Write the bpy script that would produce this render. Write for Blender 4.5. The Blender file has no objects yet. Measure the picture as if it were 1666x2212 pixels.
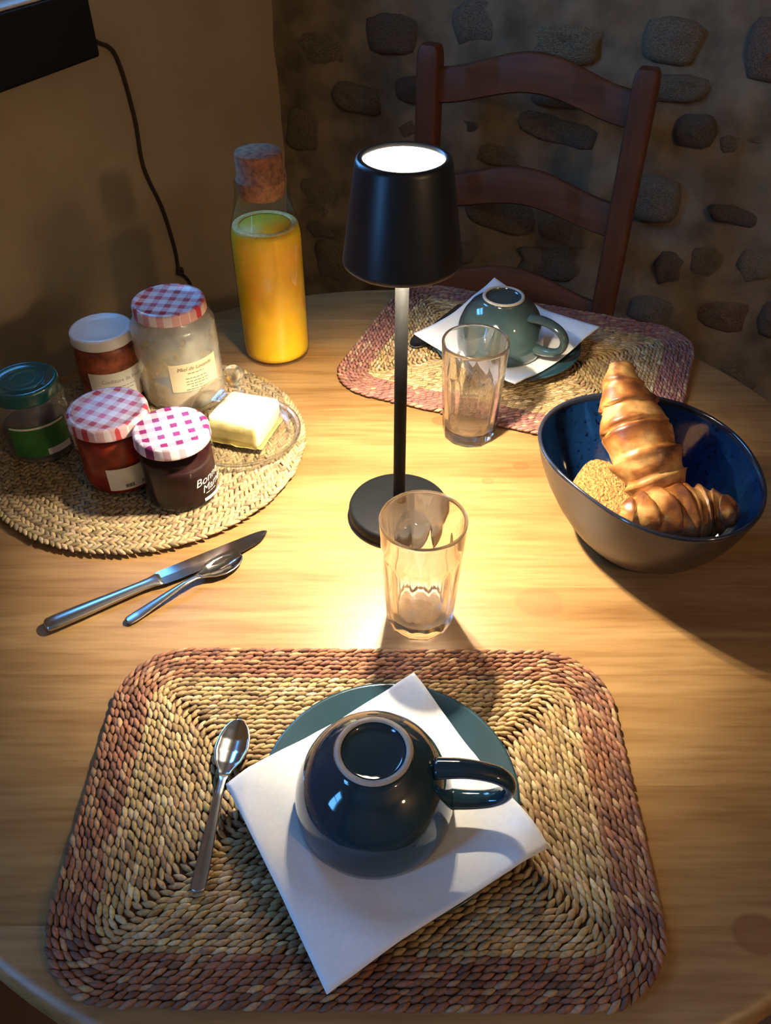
import bpy, math, random
import numpy as np
from mathutils import Vector, Matrix, noise

random.seed(7)
PI = math.pi
R = math.radians
SC = bpy.context.scene
COL = SC.collection
T = 0.75                                   # table top height

# ------------------------------------------------------------------ camera
cam_d = bpy.data.cameras.new('camera')
cam = bpy.data.objects.new('camera', cam_d)
COL.objects.link(cam)
cam.location = (0, 0, T + 0.58)
cam.rotation_euler = (R(90 - 42.0), 0, 0)
cam_d.sensor_fit = 'VERTICAL'
cam_d.sensor_height = 24.0
cam_d.lens = 24.0 * 1800.0 / 2212.0
cam_d.clip_start = 0.02
SC.camera = cam

# ------------------------------------------------------------------ world, exposure
world = bpy.data.worlds.new('world')
SC.world = world
world.use_nodes = True
bg = world.node_tree.nodes['Background']
bg.inputs['Color'].default_value = (0.12, 0.43, 1.0, 1)
bg.inputs['Strength'].default_value = 4.4
SC.view_settings.view_transform = 'Standard'
SC.view_settings.look = 'None'
SC.view_settings.gamma = 1.0
SC.view_settings.exposure = 2.3
SC.view_settings.use_curve_mapping = False
cy = SC.cycles
cy.max_bounces = 12
cy.transparent_max_bounces = 32
cy.transmission_bounces = 12
cy.caustics_reflective = False
cy.caustics_refractive = True
cy.sample_clamp_indirect = 20.0
cy.use_denoising = True

LAMP_W = 2.3


# room frame: x = along the stone wall (from the corner), y = towards the stone wall
YAW = -24.4
C0 = (-0.205, 1.761)

# the two window openings in the left wall (along the wall, height), each with a portal: where the blue
# reflections on the far cup (over the black wall unit) and on the near cup (beside the photographer) point to
WINDOWS = [(-0.84, -0.42, 1.21, 1.62), (-2.62, -2.12, 0.92, 1.85)]
def room_pt(r, f):
    a = R(-YAW)
    return (C0[0] + r * math.cos(a) + f * math.sin(a), C0[1] - r * math.sin(a) + f * math.cos(a))
for (f0, f1, z0, z1) in WINDOWS:
    pl = bpy.data.lights.new('window_left_offscreen', 'AREA')
    pl.shape = 'RECTANGLE'
    pl.size = f1 - f0
    pl.size_y = z1 - z0
    pl.cycles.is_portal = True
    po = bpy.data.objects.new('window_left_offscreen', pl)
    COL.objects.link(po)
    _p = room_pt(-0.03, (f0 + f1) / 2)
    po.location = (_p[0], _p[1], (z0 + z1) / 2)
    po.rotation_euler = (R(90), 0, R(-90 + YAW))

# warm room lamp on the right-hand side, where the yellow speck on the near cup points to
rl = bpy.data.lights.new('room_lamp_offscreen', 'POINT')
rl.energy = 4.0
rl.color = (1.0, 0.66, 0.34)
rl.shadow_soft_size = 0.06
rlo = bpy.data.objects.new('room_lamp_offscreen', rl)
COL.objects.link(rlo)
rlo.location = (*room_pt(2.45, -1.70), 1.81)

# ------------------------------------------------------------------ materials
MATS = {}
def nmat(name):
    m = bpy.data.materials.new(name)
    m.use_nodes = True
    nt = m.node_tree
    b = nt.nodes['Principled BSDF']
    return m, nt, b
def N(nt, t, **kw):
    n = nt.nodes.new(t)
    for k, v in kw.items():
        if k in n.inputs:
            n.inputs[k].default_value = v
        else:
            setattr(n, k, v)
    return n
def col4(c):
    return (c[0], c[1], c[2], 1)
def ramp(nt, stops, fac):
    r = nt.nodes.new('ShaderNodeValToRGB')
    e = r.color_ramp.elements
    e[0].position, e[0].color = stops[0][0], col4(stops[0][1])
    e[1].position, e[1].color = stops[-1][0], col4(stops[-1][1])
    for p, c in stops[1:-1]:
        x = e.new(p); x.color = col4(c)
    nt.links.new(fac, r.inputs['Fac'])
    return r.outputs['Color']
def texco(nt, scale=(1, 1, 1), loc=(0, 0, 0), rot=(0, 0, 0), out='Object'):
    tc = nt.nodes.new('ShaderNodeTexCoord')
    mp = nt.nodes.new('ShaderNodeMapping')
    mp.inputs['Scale'].default_value = scale
    mp.inputs['Location'].default_value = loc
    mp.inputs['Rotation'].default_value = rot
    nt.links.new(tc.outputs[out], mp.inputs['Vector'])
    return mp.outputs['Vector']
def bump(nt, b, h, strength=0.3, dist=0.002):
    n = nt.nodes.new('ShaderNodeBump')
    n.inputs['Strength'].default_value = strength
    n.inputs['Distance'].default_value = dist
    nt.links.new(h, n.inputs['Height'])
    nt.links.new(n.outputs['Normal'], b.inputs['Normal'])
def plain(name, c, rough=0.5, metal=0.0, spec=0.5, coat=0.0, var=0.0, scale=40, bstr=0.0, bdist=0.001, sss=0.0):
    m, nt, b = nmat(name)
    b.inputs['Base Color'].default_value = col4(c)
    b.inputs['Roughness'].default_value = rough
    b.inputs['Metallic'].default_value = metal
    b.inputs['Specular IOR Level'].default_value = spec
    b.inputs['Coat Weight'].default_value = coat
    b.inputs['Coat Roughness'].default_value = 0.05
    if sss:
        b.inputs['Subsurface Weight'].default_value = sss
        b.inputs['Subsurface Radius'].default_value = (0.01, 0.006, 0.003)
        b.inputs['Subsurface Scale'].default_value = 0.6
    nz = N(nt, 'ShaderNodeTexNoise', Scale=scale, Detail=5.0)
    nt.links.new(texco(nt), nz.inputs['Vector'])
    v = max(var, 0.03)
    c0 = tuple(max(0, x * (1 - v)) for x in c)
    c1 = tuple(min(1, x * (1 + v)) for x in c)
    nt.links.new(ramp(nt, [(0.3, c0), (0.7, c1)], nz.outputs['Fac']), b.inputs['Base Color'])
    if bstr:
        bump(nt, b, nz.outputs['Fac'], bstr, bdist)
    MATS[name] = m
    return m
def attr_mat(name, rough=0.7, bscale=300, bstr=0.2, coat=0.0, spec=0.3, wave=False, sss=0.0):
    m, nt, b = nmat(name)
    a = N(nt, 'ShaderNodeAttribute', attribute_name='Col')
    nz = N(nt, 'ShaderNodeTexNoise', Scale=bscale, Detail=4.0)
    nt.links.new(texco(nt), nz.inputs['Vector'])
    mx = N(nt, 'ShaderNodeMix', data_type='RGBA', blend_type='MULTIPLY')
    mx.inputs[0].default_value = 0.6
    nt.links.new(a.outputs['Color'], mx.inputs[6])
    nt.links.new(ramp(nt, [(0.3, (0.55, 0.55, 0.55)), (0.65, (1.2, 1.2, 1.2))], nz.outputs['Fac']), mx.inputs[7])
    nt.links.new(mx.outputs[2], b.inputs['Base Color'])
    b.inputs['Roughness'].default_value = rough
    b.inputs['Specular IOR Level'].default_value = spec
    b.inputs['Coat Weight'].default_value = coat
    b.inputs['Coat Roughness'].default_value = 0.25
    if sss:
        b.inputs['Subsurface Weight'].default_value = sss
        b.inputs['Subsurface Radius'].default_value = (0.008, 0.004, 0.002)
    bump(nt, b, nz.outputs['Fac'], bstr, 0.001)
    MATS[name] = m
    return m
def thin_glass(name, tint=(0.97, 0.98, 0.97), rough=0.02, base=0.04, power=4.0, edge=0.75, haze=0.0):
    """a thin sheet of glass: clear straight through, mirror-like towards grazing angles"""
    m = bpy.data.materials.new(name)
    m.use_nodes = True
    nt = m.node_tree
    nt.nodes.clear()
    out = N(nt, 'ShaderNodeOutputMaterial')
    tr = N(nt, 'ShaderNodeBsdfTransparent'); tr.inputs['Color'].default_value = col4(tint)
    gl = N(nt, 'ShaderNodeBsdfGlossy'); gl.inputs['Roughness'].default_value = rough
    lw = N(nt, 'ShaderNodeLayerWeight', Blend=0.5)
    pw = N(nt, 'ShaderNodeMath', operation='POWER'); pw.inputs[1].default_value = power
    nt.links.new(lw.outputs['Facing'], pw.inputs[0])
    mr = N(nt, 'ShaderNodeMapRange'); mr.inputs['To Min'].default_value = base; mr.inputs['To Max'].default_value = edge
    nt.links.new(pw.outputs[0], mr.inputs['Value'])
    mx = N(nt, 'ShaderNodeMixShader')
    nt.links.new(mr.outputs[0], mx.inputs['Fac'])
    if haze:
        df = N(nt, 'ShaderNodeBsdfDiffuse'); df.inputs['Color'].default_value = (0.75, 0.78, 0.76, 1)
        nz = N(nt, 'ShaderNodeTexNoise', Scale=38.0, Detail=2.0)
        nt.links.new(texco(nt), nz.inputs['Vector'])
        m2 = N(nt, 'ShaderNodeMapRange'); m2.inputs['From Min'].default_value = 0.25; m2.inputs['From Max'].default_value = 0.75
        m2.inputs['To Min'].default_value = haze * 0.6; m2.inputs['To Max'].default_value = min(1, haze * 1.4)
        nt.links.new(nz.outputs['Fac'], m2.inputs['Value'])
        m3 = N(nt, 'ShaderNodeMixShader')
        nt.links.new(m2.outputs[0], m3.inputs['Fac'])
        nt.links.new(tr.outputs[0], m3.inputs[1]); nt.links.new(df.outputs[0], m3.inputs[2])
        nt.links.new(m3.outputs[0], mx.inputs[1])
    else:
        nt.links.new(tr.outputs[0], mx.inputs[1])
    nt.links.new(gl.outputs[0], mx.inputs[2])
    nt.links.new(mx.outputs[0], out.inputs['Surface'])
    MATS[name] = m
    return m
def solid_glass(name, c=(1, 1, 1), ior=1.45):
    m = bpy.data.materials.new(name)
    m.use_nodes = True
    nt = m.node_tree
    nt.nodes.clear()
    out = N(nt, 'ShaderNodeOutputMaterial')
    g = N(nt, 'ShaderNodeBsdfGlass', Roughness=0.0, IOR=ior)
    g.inputs['Color'].default_value = col4(c)
    nt.links.new(g.outputs[0], out.inputs['Surface'])
    MATS[name] = m
    return m
def emis(name, c, s):
    m, nt, b = nmat(name)
    b.inputs['Base Color'].default_value = (0.8, 0.8, 0.8, 1)
    b.inputs['Emission Color'].default_value = col4(c)
    b.inputs['Emission Strength'].default_value = s
    MATS[name] = m
    return m

def pine(name):
    m, nt, b = nmat(name)
    oi = N(nt, 'ShaderNodeObjectInfo')
    tc = N(nt, 'ShaderNodeTexCoord')
    # per-board offset so that the grain does not run on across the joints
    ad = N(nt, 'ShaderNodeVectorMath', operation='ADD')
    sc = N(nt, 'ShaderNodeVectorMath', operation='SCALE'); sc.inputs['Scale'].default_value = 7.0
    cb = N(nt, 'ShaderNodeCombineXYZ')
    nt.links.new(oi.outputs['Random'], cb.inputs[0]); nt.links.new(oi.outputs['Random'], cb.inputs[2])
    nt.links.new(cb.outputs[0], sc.inputs[0])
    nt.links.new(tc.outputs['Object'], ad.inputs[0]); nt.links.new(sc.outputs[0], ad.inputs[1])
    mp = N(nt, 'ShaderNodeMapping'); mp.inputs['Scale'].default_value = (1.6, 22, 22)
    nt.links.new(ad.outputs[0], mp.inputs['Vector'])
    n1 = N(nt, 'ShaderNodeTexNoise', Scale=1.6, Detail=6.0, Distortion=0.5)
    nt.links.new(mp.outputs[0], n1.inputs['Vector'])
    n2 = N(nt, 'ShaderNodeTexNoise', Scale=9.0, Detail=5.0)
    nt.links.new(mp.outputs[0], n2.inputs['Vector'])
    base = ramp(nt, [(0.28, (0.250, 0.127, 0.041)), (0.46, (0.318, 0.174, 0.062)), (0.70, (0.385, 0.226, 0.088))], n1.outputs['Fac'])
    fine = ramp(nt, [(0.30, (0.70, 0.64, 0.56)), (0.58, (1.05, 1.05, 1.05))], n2.outputs['Fac'])
    mx = N(nt, 'ShaderNodeMix', data_type='RGBA', blend_type='MULTIPLY'); mx.inputs[0].default_value = 0.8
    nt.links.new(base, mx.inputs[6]); nt.links.new(fine, mx.inputs[7])
    cur = mx.outputs[2]
    # board to board tone
    bt = ramp(nt, [(0.0, (0.94, 0.93, 0.92)), (1.0, (1.06, 1.06, 1.05))], oi.outputs['Random'])
    m2 = N(nt, 'ShaderNodeMix', data_type='RGBA', blend_type='MULTIPLY'); m2.inputs[0].default_value = 1.0
    nt.links.new(cur, m2.inputs[6]); nt.links.new(bt, m2.inputs[7]); cur = m2.outputs[2]
    # knots (table-local positions)
    for kx, ky, kr, ks in KNOTS:
        v = N(nt, 'ShaderNodeMapping')
        v.inputs['Location'].default_value = (-kx / (kr * 1.25), -ky / kr, 0)
        v.inputs['Scale'].default_value = (1 / (kr * 1.25), 1 / kr, 0)
        nt.links.new(tc.outputs['Object'], v.inputs['Vector'])
        ln = N(nt, 'ShaderNodeVectorMath', operation='LENGTH')
        nt.links.new(v.outputs[0], ln.inputs[0])
        f = ramp(nt, [(0.0, (ks * .7,) * 3), (0.55, (ks * .8,) * 3), (0.8, (ks,) * 3), (1.0, (0, 0, 0))], ln.outputs['Value'])
        k = N(nt, 'ShaderNodeMix', data_type='RGBA'); k.inputs[7].default_value = (0.22, 0.085, 0.03, 1)
        nt.links.new(f, k.inputs[0]); nt.links.new(cur, k.inputs[6]); cur = k.outputs[2]
    nt.links.new(cur, b.inputs['Base Color'])
    b.inputs['Roughness'].default_value = 0.42
    b.inputs['Specular IOR Level'].default_value = 0.45
    bump(nt, b, n2.outputs['Fac'], 0.08, 0.001)
    MATS[name] = m
    return m

TC = (0.0143, 0.6344)
KNOTS = [(0.143 - TC[0], 0.519 - TC[1], 0.020, 0.35), (0.248 - TC[0], 0.224 - TC[1], 0.015, 0.75),
         (0.066 - TC[0], 0.806 - TC[1], 0.010, 0.7), (-0.028 - TC[0], 0.490 - TC[1], 0.006, 0.5),
         (0.111 - TC[0], 0.694 - TC[1], 0.006, 0.5), (0.150 - TC[0], 0.720 - TC[1], 0.008, 0.6)]
pine('pine')

def wood(name, ca, cb_, scale=(30, 30, 2), rough=0.45):
    m, nt, b = nmat(name)
    n1 = N(nt, 'ShaderNodeTexNoise', Scale=2.0, Detail=6.0, Distortion=0.4)
    nt.links.new(texco(nt, scale), n1.inputs['Vector'])
    nt.links.new(ramp(nt, [(0.3, ca), (0.7, cb_)], n1.outputs['Fac']), b.inputs['Base Color'])
    b.inputs['Roughness'].default_value = rough
    bump(nt, b, n1.outputs['Fac'], 0.15, 0.001)
    MATS[name] = m
    return m
wood('chair_wood', (0.090, 0.025, 0.009), (0.155, 0.048, 0.017), rough=0.65)
wood('chair_slat_wood', (0.09, 0.027, 0.010), (0.175, 0.055, 0.019), scale=(3, 30, 30), rough=0.65)
wood('table_leg_wood', (0.40, 0.21, 0.07), (0.55, 0.32, 0.12))

def gingham(name, dark, period, rot, half=0.5, rough=0.35):
    m, nt, b = nmat(name)
    v = texco(nt, (1 / period, 1 / period, 1 / period), rot=(0, 0, rot))
    sp = N(nt, 'ShaderNodeSeparateXYZ'); nt.links.new(v, sp.inputs[0])
    outs = []
    for i in (0, 1):
        fr = N(nt, 'ShaderNodeMath', operation='FRACT'); nt.links.new(sp.outputs[i], fr.inputs[0])
        lt = N(nt, 'ShaderNodeMath', operation='LESS_THAN'); lt.inputs[1].default_value = 0.45
        nt.links.new(fr.outputs[0], lt.inputs[0]); outs.append(lt.outputs[0])
    sm = N(nt, 'ShaderNodeMath', operation='ADD')
    nt.links.new(outs[0], sm.inputs[0]); nt.links.new(outs[1], sm.inputs[1])
    hv = N(nt, 'ShaderNodeMath', operation='MULTIPLY'); hv.inputs[1].default_value = 0.5
    nt.links.new(sm.outputs[0], hv.inputs[0])
    white = (0.72, 0.65, 0.66)
    mid = tuple(white[i] * (1 - half) + dark[i] * half for i in range(3))
    c = ramp(nt, [(0.0, white), (0.5, mid), (1.0, dark)], hv.outputs[0])
    c.node.color_ramp.interpolation = 'CONSTANT'
    e = c.node.color_ramp.elements
    e[1].position = 0.3; e[2].position = 0.8
    nt.links.new(c, b.inputs['Base Color'])
    b.inputs['Roughness'].default_value = rough
    MATS[name] = m
    return m
gingham('gingham_red', (0.50, 0.03, 0.045), 0.0165, R(8))
gingham('gingham_red_b', (0.50, 0.05, 0.06), 0.0150, R(24), half=0.42)
gingham('gingham_purple', (0.20, 0.015, 0.10), 0.0150, R(-22), half=0.55)

def speckle(name, c, dark, rough=0.08):
    m, nt, b = nmat(name)
    vo = N(nt, 'ShaderNodeTexNoise', Scale=190.0, Detail=2.0)
    nz = N(nt, 'ShaderNodeTexNoise', Scale=18.0, Detail=5.0)
    v = texco(nt)
    nt.links.new(v, vo.inputs['Vector']); nt.links.new(v, nz.inputs['Vector'])
    a = ramp(nt, [(0.30, dark), (0.42, c)], vo.outputs['Fac'])
    k = ramp(nt, [(0.3, (0.7, 0.7, 0.7)), (0.7, (1.2, 1.2, 1.2))], nz.outputs['Fac'])
    mx = N(nt, 'ShaderNodeMix', data_type='RGBA', blend_type='MULTIPLY'); mx.inputs[0].default_value = 1
    nt.links.new(a, mx.inputs[6]); nt.links.new(k, mx.inputs[7])
    nt.links.new(mx.outputs[2], b.inputs['Base Color'])
    b.inputs['Roughness'].default_value = rough
    b.inputs['Coat Weight'].default_value = 0.5
    MATS[name] = m
    return m

plain('plaster', (0.50, 0.40, 0.25), 0.9, var=0.10, scale=5, bstr=0.25, bdist=0.004)
plain('ceiling_paint', (0.5, 0.43, 0.32), 0.9, var=0.05, scale=6)
plain('floor_tile', (0.16, 0.09, 0.06), 0.6, var=0.2, scale=8)
plain('mortar', (0.235, 0.172, 0.100), 0.95, var=0.45, scale=16, bstr=0.9, bdist=0.006)
STONES = [(0.235, 0.175, 0.104), (0.215, 0.162, 0.100), (0.21, 0.172, 0.120), (0.215, 0.130, 0.080), (0.27, 0.205, 0.120), (0.15, 0.115, 0.080)]
for i, c in enumerate(STONES):
    plain('stone_%d' % i, c, 0.95, var=0.45, scale=18, bstr=0.9, bdist=0.006)
plain('black_metal', (0.007, 0.008, 0.010), 0.36, spec=0.6)
plain('lamp_base_metal', (0.005, 0.0055, 0.006), 0.6, spec=0.14)
plain('pole_metal', (0.0035, 0.0035, 0.0035), 0.6, spec=0.12)
plain('shade_inside', (0.75, 0.72, 0.66), 0.6)
plain('black_plastic', (0.006, 0.006, 0.007), 0.55)
plain('cable_brown', (0.05, 0.032, 0.02), 0.6)
emis('lamp_top_glow', (1.0, 0.88, 0.66), 6.0)
plain('ceramic_teal', (0.012, 0.040, 0.058), 0.07, coat=0.6, var=0.25, scale=25)
plain('ceramic_teal_b', (0.035, 0.062, 0.064), 0.07, coat=0.6, var=0.25, scale=25)
plain('ceramic_raw', (0.55, 0.47, 0.37), 0.75, var=0.08, scale=90)
plain('saucer_teal', (0.018, 0.052, 0.068), 0.22, coat=0.4, var=0.2, scale=20)
plain('paper_white', (0.84, 0.83, 0.82), 0.95, spec=0.1, var=0.015, scale=300, bstr=0.05, bdist=0.0006)
plain('steel', (0.62, 0.61, 0.60), 0.16, metal=1.0)
plain('steel_brushed', (0.50, 0.49, 0.48), 0.27, metal=1.0, scale=200)
plain('cork', (0.25, 0.105, 0.05), 0.9, var=0.45, scale=160, bstr=0.5, bdist=0.001)
plain('juice', (0.98, 0.54, 0.008), 0.5, sss=0.2, var=0.04, scale=20)
_jb = MATS['juice'].node_tree.nodes['Principled BSDF']
_jb.inputs['Subsurface Weight'].default_value = 0.8
_jb.inputs['Subsurface Radius'].default_value = (0.03, 0.02, 0.004)
_jb.inputs['Subsurface Scale'].default_value = 1.0
plain('juice_foam', (0.86, 0.66, 0.22), 0.6, var=0.2, scale=220, bstr=0.4)
plain('straw_backing', (0.10, 0.055, 0.03), 0.95)
plain('straw_backing_pale', (0.17, 0.12, 0.07), 0.95)
attr_mat('straw', 0.62, 420, 0.35, spec=0.35)
attr_mat('pastry', 0.42, 160, 0.5, coat=0.25, spec=0.4, sss=0.05)
plain('rusk_crumb', (0.43, 0.225, 0.062), 0.95, var=0.55, scale=330, bstr=1.0, bdist=0.004)
plain('rusk_crust', (0.36, 0.135, 0.045), 0.85, var=0.3, scale=120, bstr=0.5)
speckle('bowl_blue', (0.005, 0.027, 0.095), (0.002, 0.006, 0.018))
plain('bowl_brown', (0.048, 0.034, 0.025), 0.34, spec=0.35, var=0.3, scale=18, coat=0.1)
plain('bowl_rim', (0.016, 0.018, 0.028), 0.10, coat=0.6)
plain('butter', (0.92, 0.85, 0.56), 0.55, sss=0.08, var=0.02, scale=30)
plain('gold_foil', (0.48, 0.40, 0.16), 0.45, metal=0.35, var=0.2, scale=60, bstr=0.5)
plain('lid_white', (0.80, 0.80, 0.78), 0.3)
plain('lid_green', (0.008, 0.085, 0.075), 0.22, coat=0.4)
plain('jam_red', (0.27, 0.018, 0.008), 0.6, spec=0.15, var=0.5, scale=50)
plain('jam_pink', (0.30, 0.075, 0.04), 0.6, spec=0.15, var=0.6, scale=70)
plain('jam_purple', (0.018, 0.003, 0.004), 0.6, spec=0.15, var=0.4, scale=50)
plain('jam_dark', (0.016, 0.008, 0.012), 0.6, spec=0.15, var=0.4, scale=50)
plain('honey', (0.75, 0.42, 0.04), 0.35, var=0.2, scale=40)
plain('label_cream', (0.78, 0.66, 0.42), 0.8)
plain('label_white', (0.80, 0.77, 0.70), 0.8)
plain('label_grey', (0.60, 0.58, 0.50), 0.8, var=0.06, scale=120)
plain('label_green', (0.035, 0.17, 0.03), 0.6, var=0.35, scale=45)
plain('ink_brown', (0.22, 0.15, 0.06), 0.8)
plain('ink_grey', (0.30, 0.28, 0.25), 0.8)
plain('ink_dark', (0.07, 0.06, 0.05), 0.8)
plain('print_white', (0.78, 0.74, 0.66), 0.5)
plain('window_paint', (0.55, 0.55, 0.52), 0.5)
thin_glass('jar_glass', (0.96, 0.97, 0.96), 0.03, 0.02, 3.5, 0.5)
thin_glass('honey_jar_glass', (0.94, 0.96, 0.95), 0.05, 0.05, 3.0, 0.6, haze=0.40)
thin_glass('smeared_jar_glass', (0.94, 0.94, 0.95), 0.05, 0.06, 3.0, 0.6, haze=0.12)
thin_glass('bottle_glass', (0.95, 0.96, 0.95), 0.02, 0.05, 3.0, 0.6)
thin_glass('dome_glass', (0.985, 0.985, 0.98), 0.03, 0.05, 3.0, 0.6)
thin_glass('pane_glass', (0.97, 0.98, 1.0), 0.0, 0.03, 4.0, 0.7)
def mixed_glass(name, fac):
    m = thin_glass(name, (0.985, 0.985, 0.975), 0.02, 0.03, 3.0, 0.25)
    nt = m.node_tree
    out = [n for n in nt.nodes if n.type == 'OUTPUT_MATERIAL'][0]
    src = out.inputs['Surface'].links[0].from_socket
    g = N(nt, 'ShaderNodeBsdfGlass', Roughness=0.0, IOR=1.45)
    mx = N(nt, 'ShaderNodeMixShader'); mx.inputs['Fac'].default_value = fac
    nt.links.new(src, mx.inputs[1]); nt.links.new(g.outputs[0], mx.inputs[2])
    nt.links.new(mx.outputs[0], out.inputs['Surface'])
mixed_glass('tumbler_glass', 0.9)
mixed_glass('dish_glass', 0.5)

# ------------------------------------------------------------------ mesh helpers
def tagp(o, label=None, cat=None, group=None, kind=None):
    if label: o['label'] = label
    if cat: o['category'] = cat
    if group: o['group'] = group
    if kind: o['kind'] = kind
    return o
def thing(name, label, cat, loc=(0, 0, 0), rotz=0.0, group=None):
    o = bpy.data.objects.new(name, None)
    o.empty_display_size = 0.05
    COL.objects.link(o)
    o.location = loc
    o.rotation_euler = (0, 0, rotz)
    return tagp(o, label, cat, group)
def mesh(name, V, F, mat, parent=None, smooth=True, cols=None, loc=None, rot=None):
    me = bpy.data.meshes.new(name)
    me.from_pydata([tuple(v) for v in V], [], F)
    me.update()
    if smooth:
        me.polygons.foreach_set('use_smooth', [True] * len(me.polygons))
    if cols is not None:
        a = me.color_attributes.new('Col', 'FLOAT_COLOR', 'POINT')
        a.data.foreach_set('color', np.asarray(cols, dtype=np.float32).ravel())
    me.materials.append(MATS[mat] if isinstance(mat, str) else mat)
    o = bpy.data.objects.new(name, me)
    COL.objects.link(o)
    if parent is not None:
        o.parent = parent
    if loc is not None: o.location = loc
    if rot is not None: o.rotation_euler = rot
    return o
def mod_bevel(o, w, seg=2, ang=30):
    m = o.modifiers.new('bevel', 'BEVEL')
    m.width = w; m.segments = seg; m.limit_method = 'ANGLE'; m.angle_limit = R(ang)
    return o
def mod_solid(o, t, off=-1):
    m = o.modifiers.new('solid', 'SOLIDIFY')
    m.thickness = t; m.offset = off
    return o
def sharp(o, ang=35):
    """flat/smooth split by angle"""
    me = o.data
    try:
        me.set_sharp_from_angle(angle=R(ang))
    except Exception:
        pass
    return o
def box(x0, x1, y0, y1, z0, z1, V=None, F=None):
    V = [] if V is None else V
    F = [] if F is None else F
    b = len(V)
    V += [(x0, y0, z0), (x1, y0, z0), (x1, y1, z0), (x0, y1, z0), (x0, y0, z1), (x1, y0, z1), (x1, y1, z1), (x0, y1, z1)]
    F += [tuple(b + i for i in f) for f in ((3, 2, 1, 0), (4, 5, 6, 7), (0, 1, 5, 4), (1, 2, 6, 5), (2, 3, 7, 6), (3, 0, 4, 7))]
    return V, F
def rings(rs, cap0=True, cap1=True, closed_loop=True):
    """loft a list of equal rings"""
    V, F = [], []
    n = len(rs[0])
    for r in rs: V += [tuple(p) for p in r]
    m = n if closed_loop else n - 1
    for i in range(len(rs) - 1):
        a, b = i * n, (i + 1) * n
        for j in range(m):
            k = (j + 1) % n
            F.append((a + j, a + k, b + k, b + j))
    if cap0:
        c = len(V); V.append(tuple(sum((Vector(p) for p in rs[0]), Vector()) / n))
        for j in range(n): F.append((c, (j + 1) % n, j))
    if cap1:
        c = len(V); V.append(tuple(sum((Vector(p) for p in rs[-1]), Vector()) / n)); a = (len(rs) - 1) * n
        for j in range(n): F.append((c, a + j, a + (j + 1) % n))
    return V, F
def circ(r, z, n=48, cx=0.0, cy_=0.0):
    return [(cx + r * math.cos(2 * PI * j / n), cy_ + r * math.sin(2 * PI * j / n), z) for j in range(n)]
def lathe(prof, n=48, cap0=True, cap1=True):
    """profile of (r, z) from bottom (outside) upward; r = 0 ends become poles through the caps"""
    rs = [circ(max(r, 1e-5), z, n) for r, z in prof]
    return rings(rs, cap0, cap1)
def tube(pts, rad, n=8, cap=True, flat=1.0):
    P = [Vector(p) for p in pts]
    rs = []
    up = Vector((0, 0, 1))
    prev = None
    for i, p in enumerate(P):
        t = (P[min(i + 1, len(P) - 1)] - P[max(i - 1, 0)]).normalized()
        if prev is None:
            a = t.cross(up)
            if a.length < 1e-4: a = t.cross(Vector((1, 0, 0)))
        else:
            a = prev - t * prev.dot(t)
        a.normalize(); prev = a
        b = t.cross(a)
        r = rad[i] if isinstance(rad, (list, tuple)) else rad
        rs.append([p + a * (r * math.cos(2 * PI * j / n)) + b * (r * flat * math.sin(2 * PI * j / n)) for j in range(n)])
    V, F = rings(rs, cap, cap)
    return V, [tuple(reversed(f)) for f in F]
def smooth_path(pts, per=8):
    P = [Vector(p) for p in pts]
    out = []
    for i in range(len(P) - 1):
        p0 = P[max(i - 1, 0)]; p1 = P[i]; p2 = P[i + 1]; p3 = P[min(i + 2, len(P) - 1)]
        for k in range(per):
            t = k / per
            out.append(0.5 * ((2 * p1) + (p2 - p0) * t + (2 * p0 - 5 * p1 + 4 * p2 - p3) * t * t + (3 * p1 - p0 - 3 * p2 + p3) * t ** 3))
    out.append(P[-1])
    return out
def join(*vf):
    V, F = [], []
    for v, f in vf:
        b = len(V); V += list(v); F += [tuple(b + i for i in q) for q in f]
    return V, F
def lerp_prof(x, xs, ys):
    return float(np.interp(x, xs, ys))
TXT = {}
def text_vf(s, size, shear=0.0, spacing=1.0):
    cu = bpy.data.curves.new('txt', 'FONT')
    cu.body = s; cu.size = size; cu.shear = shear; cu.space_character = spacing
    cu.align_x = 'CENTER'; cu.align_y = 'CENTER'; cu.resolution_u = 3
    o = bpy.data.objects.new('txt', cu)
    COL.objects.link(o)
    dg = bpy.context.evaluated_depsgraph_get()
    me = bpy.data.meshes.new_from_object(o.evaluated_get(dg))
    V = [v.co.copy() for v in me.vertices]
    F = [tuple(p.vertices) for p in me.polygons]
    bpy.data.objects.remove(o); bpy.data.curves.remove(cu); bpy.data.meshes.remove(me)
    return V, F
def wrap(V, r, phi, z, tilt=0.0):
    """lay flat (x, y) shapes on a cylinder of radius r around angle phi, centred at height z"""
    out = []
    ct, st = math.cos(tilt), math.sin(tilt)
    for v in V:
        x, y = v[0] * ct - v[1] * st, v[0] * st + v[1] * ct
        a = phi + x / r
        out.append((r * math.cos(a), r * math.sin(a), z + y))
    return out
def cyl_patch(r, phi0, phi1, z0, z1, n=18, nz=4):
    V, F = [], []
    for i in range(n + 1):
        a = phi0 + (phi1 - phi0) * i / n
        for k in range(nz + 1):
            V.append((r * math.cos(a), r * math.sin(a), z0 + (z1 - z0) * k / nz))
    for i in range(n):
        for k in range(nz):
            a = i * (nz + 1) + k
            F.append((a, a + nz + 1, a + nz + 2, a + 1))
    return V, F

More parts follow.
